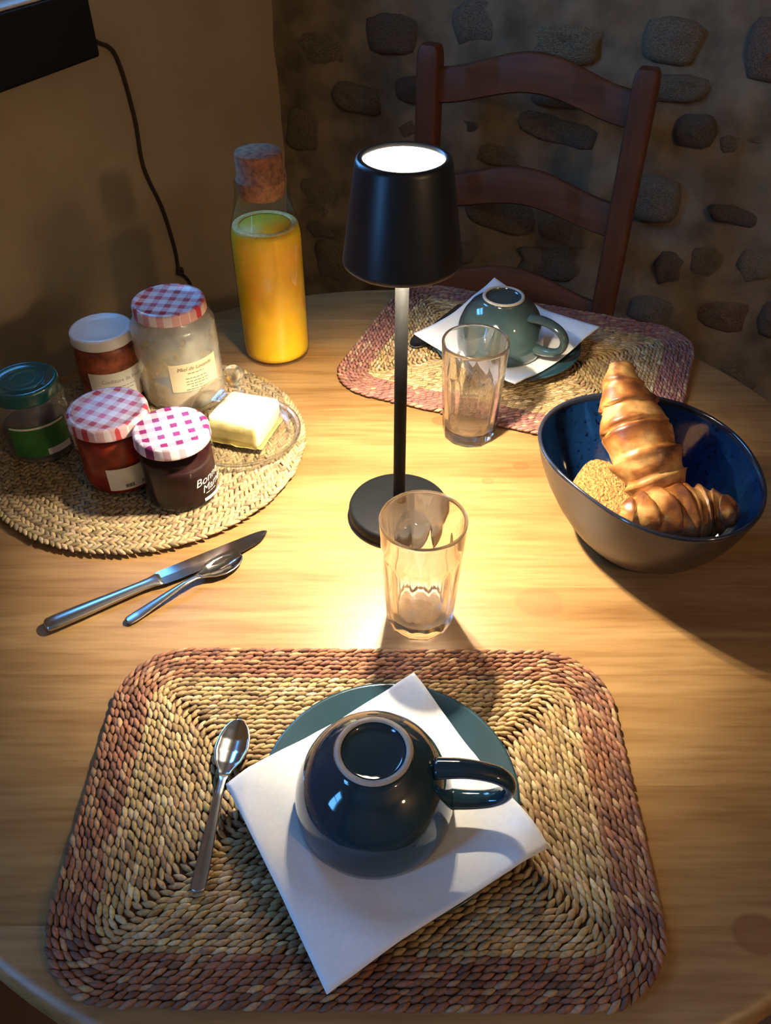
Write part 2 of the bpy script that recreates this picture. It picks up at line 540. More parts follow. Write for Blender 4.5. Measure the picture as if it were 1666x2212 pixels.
# ------------------------------------------------------------------ the room
RZ = R(YAW)
def room_obj(name, V, F, mat, smooth=False):
    o = mesh(name, V, F, mat, smooth=smooth, loc=(C0[0], C0[1], 0), rot=(0, 0, RZ))
    o['kind'] = 'structure'
    return o
RW, RL, RH = 3.0, 3.6, 2.45
room_obj('floor', *box(-0.4, RW + .1, -RL - .1, 0.2, -0.1, 0.0), 'floor_tile')
room_obj('ceiling', *box(-0.4, RW + .1, -RL - .1, 0.2, RH, RH + 0.1), 'ceiling_paint')
room_obj('wall_right', *box(RW, RW + 0.1, -RL, 0.1, 0, RH), 'plaster')
room_obj('wall_front', *box(-0.12, RW, -RL - 0.1, -RL, 0, RH), 'plaster')
V, F = [], []
fs = [-RL] + [v for w in sorted(WINDOWS) for v in w[:2]] + [0.1]
for i in range(0, len(fs), 2):
    box(-0.12, 0, fs[i], fs[i + 1], 0, RH, V, F)
for (f0, f1, z0, z1) in WINDOWS:
    box(-0.12, 0, f0, f1, 0, z0, V, F); box(-0.12, 0, f0, f1, z1, RH, V, F)
room_obj('wall_left', V, F, 'plaster')
for wi, (f0, f1, z0, z1) in enumerate(WINDOWS):
    V, F = [], []
    b_ = 0.028
    box(-0.085, -0.040, f0, f0 + b_, z0, z1, V, F); box(-0.085, -0.040, f1 - b_, f1, z0, z1, V, F)
    box(-0.085, -0.040, f0 + b_, f1 - b_, z0, z0 + b_, V, F); box(-0.085, -0.040, f0 + b_, f1 - b_, z1 - b_, z1, V, F)
    wino = room_obj('window_%d' % (wi + 1), V, F, 'window_paint')
    zm = (z0 + z1) / 2
    mesh('glazing_bar', *box(-0.080, -0.045, f0 + b_, f1 - b_, zm - .009, zm + .009), 'window_paint', wino, False)
    for a, b in ((z0 + b_, zm - .009), (zm + .009, z1 - b_)):
        mesh('pane', *box(-0.064, -0.060, f0 + b_, f1 - b_, a, b), 'pane_glass', wino, False)
# stone wall: lumpy lime mortar with field stones showing through
V, F = [], []
nx, nz_ = 150, 110
for i in range(nx + 1):
    for k in range(nz_ + 1):
        x = -0.02 + (RW + .02) * i / nx; z = RH * k / nz_
        d = noise.fractal(Vector((x * 7, 3.1, z * 9)), 0.8, 2.1, 5) * 0.011 + noise.noise(Vector((x * 2.2, 8, z * 2.6))) * 0.010
        V.append((x, -0.005 + d, z))
for i in range(nx):
    for k in range(nz_):
        a = i * (nz_ + 1) + k
        F.append((a, a + nz_ + 1, a + nz_ + 2, a + 1))
b0 = len(V)
box(-0.02, RW, 0.04, 0.16, 0, RH, V, F)
wall_back = room_obj('wall_back', V, F, 'mortar', smooth=True)
def stone_vf(seed, boxy):
    V, F = [], []
    nu, nv = 14, 9
    rs = []
    for k in range(nv):
        el = (k / (nv - 1)) * PI / 2           # 0 = rim in the mortar, 90 = face
        ring = []
        for j in range(nu):
            a = 2 * PI * j / nu
            ca, sa = math.cos(a), math.sin(a)
            p = 2.0 / boxy
            x = math.copysign(abs(ca) ** p, ca); z = math.copysign(abs(sa) ** p, sa)
            rr = math.cos(el) ** 0.55
            q = Vector((x * 1.7 + seed * 5.3, seed * 2.1, z * 1.7))
            w = 1 + 0.28 * noise.noise(q)
            y = -math.sin(el) * (1 + 0.35 * noise.noise(Vector((x * rr * 1.5 + seed, 4.4, z * rr * 1.5))))
            ring.append((x * rr * w, y, z * rr * w))
        rs.append(ring)
    return rings(rs, False, True)
STM = []
for s in range(12):
    v, f = stone_vf(s + 1, 2.3 + (s % 4) * 0.5)
    me = bpy.data.meshes.new('stone')
    me.from_pydata(v, [], f); me.update()
    me.polygons.foreach_set('use_smooth', [True] * len(me.polygons))
    me.materials.append(MATS['stone_0'])
    STM.append(me)
placed = []
def add_stone(x, z, w, h, c, depth=None):
    for (px, pz, pw, ph) in placed:
        if abs(px - x) < (pw + w) * 0.93 and abs(pz - z) < (ph + h) * 0.93:
            return False
    placed.append((x, z, w, h))
    o = bpy.data.objects.new('stone', random.choice(STM))
    COL.objects.link(o)
    o.parent = wall_back
    o.location = (x, 0.004, z)
    o.scale = (w, depth or random.uniform(0.008, 0.018), h)
    o.rotation_euler = (0, R(random.uniform(-8, 8)) + random.choice((0, PI)), 0)
    o.material_slots[0].link = 'OBJECT'
    o.material_slots[0].material = MATS['stone_%d' % c]
    return True
SEEN = [(0.548, 0.238, 0.065, 0.032, 4), (0.394, 0.255, 0.046, 0.040, 2), (0.862, 0.253, 0.036, 0.044, 3), (0.783, 0.127, 0.034, 0.025, 5),
        (0.872, 0.115, 0.045, 0.024, 0), (0.552, 0.101, 0.075, 0.024, 2), (0.402, 0.090, 0.031, 0.017, 5), (0.455, 0.045, 0.05, 0.022, 0),
        (0.632, 0.050, 0.040, 0.038, 1), (0.740, 0.010, 0.052, 0.040, 2), (0.882, 0.004, 0.046, 0.017, 5), (0.906, -0.174, 0.052, 0.037, 3),
        (0.990, -0.166, 0.024, 0.038, 3), (0.470, -0.060, 0.075, 0.034, 1), (0.577, -0.144, 0.067, 0.036, 0), (0.793, -0.105, 0.028, 0.036, 5),
        (0.855, -0.085, 0.030, 0.030, 1), (0.090, 0.181, 0.062, 0.034, 0), (0.165, 0.108, 0.054, 0.030, 1), (0.048, 0.035, 0.042, 0.044, 0),
        (0.075, -0.099, 0.055, 0.039, 1), (0.100, -0.227, 0.045, 0.048, 0), (0.722, 0.258, 0.050, 0.034, 0), (0.240, 0.225, 0.055, 0.034, 5),
        (0.740, 0.190, 0.055, 0.024, 1), (0.935, -0.075, 0.034, 0.034, 4), (0.280, 0.135, 0.036, 0.026, 3)]
for x, z, w, h, c in SEEN:
    add_stone(x, T + z, w, h, c, 0.014 + 0.010 * random.random())
for t in range(2600):
    w = random.uniform(0.035, 0.10); h = w * random.uniform(0.42, 0.75)
    add_stone(random.uniform(0.06, 2.3), random.uniform(0.30, 1.75), w, h, random.choice((0, 0, 1, 1, 4, 2, 3)))
    if len(placed) > 240: break

# black unit on the plaster wall and its cable
bx_ = thing('wall_unit', 'matte black oblong box mounted on the plaster wall above the table', 'box', (*room_pt(0.005, -0.72), T + 0.285), RZ)
o = mesh('body', *box(0, 0.062, -0.16, 0.158, 0.005, 0.082), 'black_plastic', bx_, False); mod_bevel(o, 0.004, 2)
o = mesh('top_panel', *box(0.004, 0.058, -0.155, 0.152, 0.0825, 0.0865), 'lid_white', bx_, False); mod_bevel(o, 0.001, 1)
cab = [(0.004, -0.575, 0.300), (0.005, -0.520, 0.302), (0.005, -0.494, 0.288), (0.005, -0.460, 0.263), (0.005, -0.445, 0.177), (0.005, -0.446, 0.101), (0.005, -0.419, 0.024),
       (0.005, -0.406, -0.046), (0.005, -0.405, -0.085), (0.009, -0.412, -0.094), (0.010, -0.403, -0.099), (0.006, -0.398, -0.092), (0.005, -0.404, -0.097), (0.005, -0.380, -0.129), (0.005, -0.365, -0.20), (0.005, -0.12, -0.45)]
o = mesh('power_cable', *tube(smooth_path(cab, 6), 0.0028, 6), 'cable_brown', None, loc=(C0[0], C0[1], T), rot=(0, 0, RZ))
tagp(o, 'thin brown cable hanging down the plaster wall with a knot in it', 'cable')

# ------------------------------------------------------------------ the table
TR = 0.5087
table = thing('dining_table', 'round pine dining table with a rounded edge', 'table', (TC[0], TC[1], 0))
prof = [(TR - 0.006, T - 0.030), (TR, T - 0.024), (TR + 0.0005, T - 0.015), (TR - 0.0015, T - 0.006), (TR - 0.005, T - 0.0018), (TR - 0.010, T)]
edges = [-0.5087, -0.405, -0.302, -0.198, -0.097, 0.006, 0.110, 0.213, 0.315, 0.412, 0.5087]
for bi in range(len(edges) - 1):
    ya, yb = edges[bi] + 0.00003, edges[bi + 1] - 0.00003
    rs = []
    M = 14
    for (r, z) in prof:
        a0, a1 = max(-r * .9999, min(r * .9999, ya)), max(-r * .9999, min(r * .9999, yb))
        ring = []
        for k in range(M + 1):                       # right arc upward
            y = a0 + (a1 - a0) * (0.5 - 0.5 * math.cos(PI * k / M))
            ring.append((math.sqrt(max(r * r - y * y, 1e-8)), y, z))
        for k in range(M + 1):                       # left arc downward
            y = a1 + (a0 - a1) * (0.5 - 0.5 * math.cos(PI * k / M))
            ring.append((-math.sqrt(max(r * r - y * y, 1e-8)), y, z))
        rs.append(ring)
    V, F = rings(rs, False, False)
    n = len(rs[0]); top = (len(rs) - 1) * n
    F.append(tuple(top + j for j in range(n))); F.append(tuple(reversed(range(n))))
    o = sharp(mesh('board', V, F, 'pine', table), 40)
V, F = lathe([(0.415, T - 0.105), (0.435, T - 0.105), (0.435, T - 0.030), (0.415, T - 0.030)], 64, False, False)
n = 64
F += [(3 * n + j, 3 * n + (j + 1) % n, (j + 1) % n, j) for j in range(n)]
mesh('apron', V, F, 'table_leg_wood', table, False)
mesh('pedestal', *lathe([(0.07, 0.10), (0.075, 0.16), (0.05, 0.20), (0.06, 0.30), (0.048, 0.45), (0.06, 0.58), (0.09, 0.62), (0.09, T - 0.06), (0.20, T - 0.055), (0.20, T - 0.030)], 32), 'table_leg_wood', table)
for k in range(4):
    a = PI / 4 + k * PI / 2
    d = Vector((math.cos(a), math.sin(a), 0))
    pts = [d * 0.05 + Vector((0, 0, 0.16)), d * 0.16 + Vector((0, 0, 0.13)), d * 0.28 + Vector((0, 0, 0.06)), d * 0.34 + Vector((0, 0, 0.032))]
    mesh('foot', *tube(smooth_path(pts, 5), 0.030, 10), 'table_leg_wood', table)

# ------------------------------------------------------------------ the chair
mid = ((0.0728 + 0.3935) / 2, (1.511 + 1.366) / 2)
chair = thing('dining_chair', 'reddish brown wooden ladder-back chair standing against the stone wall', 'chair', (mid[0], mid[1], 0), RZ)
HW = 0.176
def rrect(w, d, n=3, rad=0.006):
    pts = []
    for sx, sy, a0 in ((1, 1, 0), (-1, 1, 90), (-1, -1, 180), (1, -1, 270)):
        for k in range(n + 1):
            a = R(a0 + 90 * k / n)
            pts.append((sx * (w - rad) + rad * math.cos(a), sy * (d - rad) + rad * math.sin(a)))
    return pts
for sgn in (-1, 1):
    rs = []
    for z, y, s in ((0.0, -0.03, 0.8), (0.25, -0.012, 0.95), (0.45, 0.0, 1), (0.70, 0.0, 1), (0.965, 0.002, 1), (0.982, 0.002, 0.93), (0.990, 0.002, 0.72)):
        rs.append([(sgn * HW + px * s, y + py * s, z) for px, py in rrect(0.019, 0.0185)])
    sharp(mesh('rear_post', *rings(rs), 'chair_wood', chair), 50)
    rs = []
    for z, s in ((0.0, 0.8), (0.2, 0.95), (0.43, 1)):
        rs.append([(sgn * (HW + .02) + px * s, -0.37 + py * s, z) for px, py in rrect(0.018, 0.018)])
    sharp(mesh('front_leg', *rings(rs), 'chair_wood', chair), 50)
    mesh('stretcher', *tube([(sgn * HW, -0.02, 0.2), (sgn * (HW + .02), -0.37, 0.2)], 0.011, 10), 'chair_wood', chair)
mesh('stretcher', *tube([(-HW, -0.12, 0.26), (HW, -0.12, 0.26)], 0.011, 10), 'chair_wood', chair)
o = mesh('seat', *box(-HW - .015, HW + .015, -0.40, -0.021, 0.425, 0.455), 'chair_wood', chair, False); mod_bevel(o, 0.008, 3)
for zb, zt, arch, arch_b in ((0.903, 0.958, 0.034, 0.029), (0.727, 0.784, 0.030, 0.024), (0.551, 0.604, 0.028, 0.024)):
    rs = []
    for k in range(25):
        u = -1 + 2 * k / 24
        x = u * (HW - 0.012)
        sh = (0.5 + 0.5 * math.cos(PI * u))
        y = 0.002 + 0.014 * (1 - u * u)
        z0, z1 = zb + arch_b * sh, zt + arch * sh
        t = 0.0075
        rs.append([(x, y - t, z0 + .003), (x, y - t * .5, z0), (x, y + t * .5, z0), (x, y + t, z0 + .003), (x, y + t, z1 - .004), (x, y + t * .4, z1), (x, y - t * .4, z1), (x, y - t, z1 - .004)])
    sharp(mesh('ladder_slat', *rings(rs), 'chair_slat_wood', chair), 50)

# ------------------------------------------------------------------ woven place mats
MT = 0.0085            # mat height
def rrect_path(hw, hh, rc, step):
    """closed rounded rectangle: list of (point, tangent angle) about every step"""
    rc = min(rc, hw * .98, hh * .98)
    segs = []
    cs = [(hw - rc, hh - rc, 0), (-(hw - rc), hh - rc, 90), (-(hw - rc), -(hh - rc), 180), (hw - rc, -(hh - rc), 270)]
    dense = []
    for (cx, cy_, a0) in cs:
        for k in range(13):
            a = R(a0 + 90 * k / 12)
            dense.append(Vector((cx + rc * math.cos(a), cy_ + rc * math.sin(a))))
    dense.append(dense[0].copy())
    L = [0]
    for i in range(1, len(dense)): L.append(L[-1] + (dense[i] - dense[i - 1]).length)
    n = max(4, int(round(L[-1] / step)))
    out = []
    i = 0
    off = random.random()
    for k in range(n):
        s = L[-1] * ((k + off) % n) / n
        i = 0
        while i < len(L) - 2 and L[i + 1] < s: i += 1
        d = L[i + 1] - L[i]
        t = (s - L[i]) / d if d > 1e-9 else 0
        p = dense[i].lerp(dense[i + 1], t)
        e = dense[i + 1] - dense[i]
        if e.length < 1e-7: e = dense[(i + 2) % len(dense)] - dense[i]
        out.append((p, math.atan2(e.y, e.x)))
    return out
def circle_path(r, step):
    n = max(5, int(round(2 * PI * r / step)))
    off = random.random()
    return [(Vector((r * math.cos(2 * PI * (k + off) / n), r * math.sin(2 * PI * (k + off) / n))), 2 * PI * (k + off) / n + PI / 2) for k in range(n)]
# one stitch: a plump spindle
ST = []
for u, rr in ((-1, .0), (-0.68, 0.55), (-0.2, 0.98), (0.25, 0.92), (0.70, 0.52), (1, .0)):
    ST.append((u, rr))
def stitches(path, L, W, H, slant, colour):
    V, F, Cc = [], [], []
    m = 6
    for (p, ta) in path:
        a = ta + slant + R(random.gauss(0, 5))
        l = L * random.uniform(0.9, 1.2) / 2; w = W * random.uniform(0.85, 1.15) / 2; h = H * random.uniform(0.85, 1.15) / 2
        dx, dy = math.cos(a), math.sin(a)
        cz = MT - H / 2 - random.uniform(0.0, 0.0010)
        jx, jy = random.gauss(0, W * .05), random.gauss(0, W * .05)
        tilt = random.uniform(0.10, 0.24)
        c = colour()
        b = len(V)
        for (u, rr) in ST:
            cxx, cyy = p.x + dx * l * u + jx, p.y + dy * l * u + jy
            czz = cz + tilt * l * u * 0.8
            if rr == 0:
                V.append((cxx, cyy, czz)); Cc.append(c)
            else:
                for j in range(m):
                    q = 2 * PI * j / m
                    o_ = w * rr * math.cos(q)
                    V.append((cxx - dy * o_, cyy + dx * o_, czz + h * rr * math.sin(q))); Cc.append(c)
        # faces: pole, 4 rings, pole
        for j in range(m): F.append((b, b + 1 + (j + 1) % m, b + 1 + j))
        for k in range(3):
            r0 = b + 1 + k * m
            for j in range(m): F.append((r0 + j, r0 + (j + 1) % m, r0 + m + (j + 1) % m, r0 + m + j))
        e = b + 1 + 4 * m
        for j in range(m): F.append((e, b + 1 + 3 * m + j, b + 1 + 3 * m + (j + 1) % m))
    return V, F, Cc
def jit(c, v):
    k = random.uniform(1 - v, 1 + v)
    return (min(1, c[0] * k * random.uniform(.95, 1.05)), min(1, c[1] * k * random.uniform(.94, 1.06)), min(1, c[2] * k * random.uniform(.88, 1.12)), 1)
def straw_col():
    x = random.random()
    if x < 0.12: return jit((0.26, 0.16, 0.075), .2)
    if x < 0.25: return jit((0.54, 0.41, 0.23), .15)
    return jit((0.41, 0.275, 0.125), .2)
def red_col():
    x = random.random()
    if x < 0.15: return jit((0.40, 0.24, 0.12), .2)
    if x < 0.35: return jit((0.17, 0.075, 0.045), .2)
    return jit((0.27, 0.118, 0.060), .22)
def mauve_col():
    x = random.random()
    if x < 0.12: return jit((0.38, 0.24, 0.14), .2)
    return jit((0.29, 0.125, 0.095), .25)
def pale_col():
    x = random.random()
    if x < 0.15: return jit((0.24, 0.165, 0.085), .2)
    return jit((0.38, 0.275, 0.145), .2)
def rect_mat(label, loc, rz, hw, hh, rc, band, outer, inner, pitch, L):
    t = thing('place_mat', label, 'place mat', (loc[0], loc[1], T), rz)
    rs = [[(p.x, p.y, z) for p, _ in rrect_path(hw - d, hh - d, rc, 0.01)] for d, z in ((0, 0.0), (0, 0.0))]
    # backing slab
    dense = []
    for (cx, cy_, a0) in ((hw - rc, hh - rc, 0), (-(hw - rc), hh - rc, 90), (-(hw - rc), -(hh - rc), 180), (hw - rc, -(hh - rc), 270)):
        for k in range(9):
            a = R(a0 + 90 * k / 8)
            dense.append((cx + (rc - .003) * math.cos(a), cy_ + (rc - .003) * math.sin(a)))
    mesh('backing', *rings([[(x, y, 0.0005) for x, y in dense], [(x, y, 0.0042) for x, y in dense]]), 'straw_backing', t, False)
    k = 0
    d = pitch * .5
    while hh - d > pitch * .3:
        V, F, Cc = stitches(rrect_path(hw - d, hh - d, max(rc - d * 1.0, 0.012), L * .62), L, pitch * 1.06, 0.0048, R(19), outer if k < band else inner)
        mesh('braid_row', V, F, 'straw', t, cols=Cc)
        k += 1; d += pitch
    return t
mat_front = rect_mat('woven seagrass place mat with reddish brown border under the cup standing by the table lamp spoon', (-0.0195, 0.318), R(-0.6), 0.2065, 0.1415, 0.058, 7, red_col, straw_col, 0.00455, 0.0125)
mat_front['label'] = 'rectangular woven place mat with reddish brown border, spoon lying bare on its straw middle'
mat_far = rect_mat('x', (0.173, 0.937), R(-21.4), 0.211, 0.152, 0.062, 8, mauve_col, straw_col, 0.0047, 0.0128)
mat_far['label'] = 'rectangular woven place mat with mauve border lying beside the ladder-back chair'
for m_ in (mat_front, mat_far): m_['group'] = 'rectangular woven place mats'
mat_round = thing('round_mat', 'round pale braided straw mat under the jam jars and butter dish', 'place mat', (-0.268, 0.7533, T))
mesh('backing', *lathe([(0.172, 0.0005), (0.172, 0.0042)], 64), 'straw_backing_pale', mat_round, False)
r, k = 0.1766 - 0.003, 0
while r > 0.004:
    V, F, Cc = stitches(circle_path(r, 0.0072), 0.0135, 0.0054, 0.0050, R(34) * (1 if k % 2 else -1), pale_col)
    mesh('braid_row', V, F, 'straw', mat_round, cols=Cc)
    r -= 0.0052; k += 1

# ------------------------------------------------------------------ table lamp
LX, LY = 0.0138, 0.6396
lamp = thing('table_lamp', 'slim black metal table lamp, lit, in the middle of the table', 'lamp', (LX, LY, T))
mesh('base', *lathe([(0.0495, 0.0), (0.051, 0.0015), (0.0512, 0.012), (0.0500, 0.0145), (0.0480, 0.015), (0.006, 0.0152)], 64), 'lamp_base_metal', lamp)
mesh('switch_button', *lathe([(0.0052, 0.0148), (0.0052, 0.0162), (0.0042, 0.0168)], 24), 'black_metal', lamp, loc=(0.006, -0.024, 0))
mesh('pole', *lathe([(0.0072, 0.0145), (0.0060, 0.020), (0.0058, 0.15), (0.0058, 0.317)], 24), 'pole_metal', lamp)
SZ0, SZ1 = 0.279, 0.361
V, F = lathe([(0.0478, SZ0), (0.0488, SZ0 + .0008), (0.0484, SZ0 + 0.004), (0.0372, SZ1 - 0.004), (0.0360, SZ1 - .0008), (0.0345, SZ1), (0.0315, SZ1 - .0002), (0.0312, SZ1 - 0.004)], 64, False, False)
mesh('shade', V, F, 'black_metal', lamp)
V, F = lathe([(0.0478, SZ0), (0.0352, SZ1 - 0.006), (0.0312, SZ1 - 0.004)], 64, False, False)
mesh('shade_lining', V, [tuple(reversed(f)) for f in F], 'shade_inside', lamp)
mesh('top_diffuser', *lathe([(0.0310, SZ1 - 0.0042), (0.0312, SZ1 - 0.0030)], 48), 'lamp_top_glow', lamp)
mesh('led_holder', *lathe([(0.0145, 0.3170), (0.0150, 0.319), (0.0350, 0.3475), (0.0350, 0.350)], 32), 'shade_inside', lamp)
ld = bpy.data.lights.new('lamp_bulb', 'AREA')
ld.shape = 'DISK'; ld.size = 0.026; ld.energy = LAMP_W; ld.color = (1.0, 0.86, 0.64)
lo = bpy.data.objects.new('lamp_bulb', ld)
COL.objects.link(lo); lo.parent = lamp; lo.location = (0, 0, 0.3160)

# ------------------------------------------------------------------ tumblers
def tumbler(label, x, y, rz):
    t = thing('tumbler', label, 'glass', (x, y, T), rz, 'fluted water tumblers')
    nf, seg = 12, 96
    H = 0.122
    def ring(r, z, k):
        out = []
        for j in range(seg):
            a = 2 * PI * j / seg
            w = (a % (2 * PI / nf)) - PI / nf
            f = 1 + (math.cos(PI / nf) / math.cos(w) - 1) * 1.35 + 0.012
            rr = r * (1 + (f - 1) * k)
            out.append((rr * math.cos(a), rr * math.sin(a), z))
        return out
    ro = lambda z: 0.0298 + (0.0366 - 0.0298) * (z / H)
    rs = [ring(0.0240, 0.0004, 0), ring(0.0275, 0.0004, .4), ring(0.0294, 0.0020, .8), ring(ro(0.006), 0.006, 1)]
    for z in (0.020, 0.035, 0.05, 0.065, 0.078): rs.append(ring(ro(z), z, 1))
    rs += [ring(ro(0.084), 0.084, .8), ring(ro(0.088) + .0002, 0.088, .25), ring(ro(0.091) + .0003, 0.091, 0), ring(ro(0.105), 0.105, 0), ring(ro(H - .004), H - .004, 0), ring(ro(H) - .0001, H - .0014, 0), ring(ro(H) - .0008, H, 0)]
    ri = lambda z: ro(z) - 0.0024 - 0.0010 * max(0, 1 - z / 0.1)
    rs += [ring(ri(H) + .001, H, 0), ring(ri(H) + .0002, H - .0014, 0), ring(ri(H - .004), H - .004, 0), ring(ri(0.095), 0.095, 0), ring(ri(0.06), 0.06, 0), ring(ri(0.03), 0.03, 0), ring(ri(0.018) - .0004, 0.018, 0), ring(ri(0.014) - .0030, 0.0140, 0), ring(0.010, 0.0128, 0)]
    V, F = rings(rs)
    mesh('glass_body', V, F, 'tumbler_glass', t)
    return t
tumbler('clear fluted drinking glass beside the lamp foot, touching distance from the brown-bordered mat', 0.031, 0.501, 0.2)
tumbler('clear fluted drinking glass at the edge of the mauve-bordered mat', 0.0965, 0.782, 0.9)

# ------------------------------------------------------------------ cups, saucers, napkins
SAUCER = [(0.0, 0.0045), (0.030, 0.0045), (0.040, 0.0052), (0.060, 0.0085), (0.080, 0.0130), (0.0925, 0.0160), (0.0945, 0.0165)]
def saucer_h(r):
    return lerp_prof(r, [p[0] for p in SAUCER], [p[1] for p in SAUCER])
def saucer(label, x, y, mat):
    t = thing('saucer', label, 'saucer', (x, y, T + MT))
    up = [(p[0], p[1]) for p in SAUCER]
    dn = [(0.0948, 0.0155), (0.092, 0.0135), (0.070, 0.0075), (0.046, 0.0022), (0.040, 0.0002), (0.036, 0.0002), (0.034, 0.0014), (0.0, 0.0014)]
    mesh('plate', *lathe(list(reversed(dn)) + list(reversed(up)), 72), mat, t)
    return t
def cup(label, x, y, z, handle_deg, mat):
    """cup turned upside down; local z = 0 at the rim"""
    t = thing('coffee_cup', label, 'cup', (x, y, z), 0, 'upturned coffee cups')
    out = [(0.0548, 0.0), (0.0560, 0.0008), (0.0566, 0.006), (0.0562, 0.014), (0.0548, 0.024), (0.0518, 0.035), (0.0470, 0.046), (0.0405, 0.0555), (0.0335, 0.0615), (0.0290, 0.0640), (0.0268, 0.0655), (0.0262, 0.0680)]
    foot = [(0.0262, 0.0680), (0.0257, 0.0695), (0.0245, 0.0700), (0.0228, 0.0698), (0.0220, 0.0688)]
    rec = [(0.0220, 0.0688), (0.0212, 0.0668), (0.0190, 0.0656), (0.0100, 0.0652), (0.0, 0.0651)]
    inn = [(0.0, 0.060), (0.020, 0.0595), (0.034, 0.056), (0.045, 0.044), (0.0510, 0.030), (0.0528, 0.014), (0.0534, 0.002), (0.0548, 0.0)]
    prof = list(reversed(inn)) 
    V1, F1 = lathe(out, 72, False, False)
    V2, F2 = lathe(rec, 72, False, True)
    V3, F3 = lathe(inn[::-1], 72, False, True)
    body = mesh('cup_body', *join((V1, F1), (V3, [tuple(reversed(f)) for f in F3])), mat, t)
    mesh('cup_bottom', V2, F2, mat, t)
    mesh('foot_ring', *lathe(foot, 72, False, False), 'ceramic_raw', t)
    pts = [(0.0420, 0, 0.0535), (0.058, 0, 0.0565), (0.072, 0, 0.0560), (0.0855, 0, 0.0515), (0.0928, 0, 0.0420), (0.0910, 0, 0.0305), (0.082, 0, 0.0220), (0.068, 0, 0.0175), (0.0545, 0, 0.0160)]
    P = smooth_path(pts, 5)
    n = len(P)
    rad = [0.0066 + 0.0016 * abs(2 * i / (n - 1) - 1) ** 3 for i in range(n)]
    mesh('handle', *tube(P, rad, 14, True, 0.72), mat, t, rot=(0, 0, R(handle_deg)))
    return t
def napkin(label, corners, hfun, z0, group='white paper napkins'):
    """folded square napkin: corners T, R, B, L in table plane"""
    cx = sum(c[0] for c in corners) / 4; cyy = sum(c[1] for c in corners) / 4
    t = thing('paper_napkin', label, 'napkin', (cx, cyy, z0), 0, group)
    NN = 44
    for layer, (ins, dz) in enumerate(((0.0, 0.0011), (0.0012, 0.0))):
        V, F = [], []
        for i in range(NN + 1):
            for j in range(NN + 1):
                u, v = i / NN, j / NN
                u = ins * 5 + u * (1 - ins * 10); v = ins * 5 + v * (1 - ins * 10)
                a, b, c, d = corners
                x = (1 - u) * (1 - v) * a[0] + u * (1 - v) * b[0] + u * v * c[0] + (1 - u) * v * d[0]
                y = (1 - u) * (1 - v) * a[1] + u * (1 - v) * b[1] + u * v * c[1] + (1 - u) * v * d[1]
                V.append((x - cx, y - cyy, hfun(x, y, u, v) + dz))
        for i in range(NN):
            for j in range(NN):
                a = i * (NN + 1) + j
                F.append((a, a + 1, a + NN + 2, a + NN + 1))
        o = mesh('paper_ply', V, [tuple(reversed(f)) for f in F], 'paper_white', t)
        mod_solid(o, 0.0008, 0)
    return t
# near setting
SX, SY = 0.0027, 0.3149
CX, CY = -0.008, 0.3065
s1 = saucer('dark teal saucer under the napkin on the brown-bordered mat', SX, SY, 'saucer_teal')
def hnear(x, y, u, v):
    r = math.hypot(x - SX, y - SY)
    h = saucer_h(min(r, 0.0945)) + 0.0012
    if r > 0.088:
        h += (r - 0.088) * 0.05 - (max(0, r - 0.105)) * 0.42
    rc = math.hypot(x - CX, y - CY)
    k = min(1, max(0, (rc - 0.050) / 0.05))
    w = noise.noise(Vector((x * 26, y * 26, 1.7))) * 0.0024 + noise.noise(Vector((x * 70, y * 40, 3.3))) * 0.0010
    e = max(abs(u - .5), abs(v - .5)) * 2
    w += 0.0016 * math.sin(u * 9 + v * 4) * max(0, e - .75) * 4 * (1 if u > .5 else .4)
    # soft lengthwise crease
    w += 0.0010 * math.exp(-((v - .55) / .03) ** 2) * (1 if u < .4 else .2)
    return h + max(-0.0006, w * k) + 0.0006
napkin('white folded paper napkin under the near dark blue cup on the brown-bordered mat', ((0.023, 0.417), (0.113, 0.272), (-0.036, 0.182), (-0.117, 0.320)), hnear, T + MT)
cup('dark blue-green cup upside down, handle over the napkin, on the brown-bordered mat', CX, CY, T + MT + 0.0130, -6, 'ceramic_teal')
# far setting
FX, FY = 0.157, 0.948
s2 = saucer('dark saucer under the napkin on the mauve-bordered mat', FX, FY, 'saucer_teal')
FCX, FCY = 0.146, 0.943
def hfar(x, y, u, v):
    r = math.hypot(x - FX, y - FY)
    h = saucer_h(min(r, 0.0945)) + 0.0012
    if r > 0.085: h += (r - 0.085) * 0.12
    rc = math.hypot(x - FCX, y - FCY)
    k = min(1, max(0, (rc - 0.055) / 0.05))
    w = noise.noise(Vector((x * 24, y * 24, 9.7))) * 0.003
    if u < .5 and v < .5: w += 0.010 * k * max(0, (0.5 - u) * (0.5 - v)) * 4      # back corner lifts
    if u > .5 and v < .5: w += 0.006 * k * max(0, (u - 0.5) * (0.5 - v)) * 4      # right corner curls
    return h + max(-0.0006, w * k) + 0.0006
napkin('white paper napkin with curling corners under the grey-green cup on the mauve-bordered mat', ((0.152, 1.083), (0.277, 0.960), (0.154, 0.838), (0.036, 0.950)), hfar, T + MT)
cup('grey-green cup upside down on a curling napkin near the chair', FCX, FCY, T + MT + 0.0125, -42, 'ceramic_teal_b')

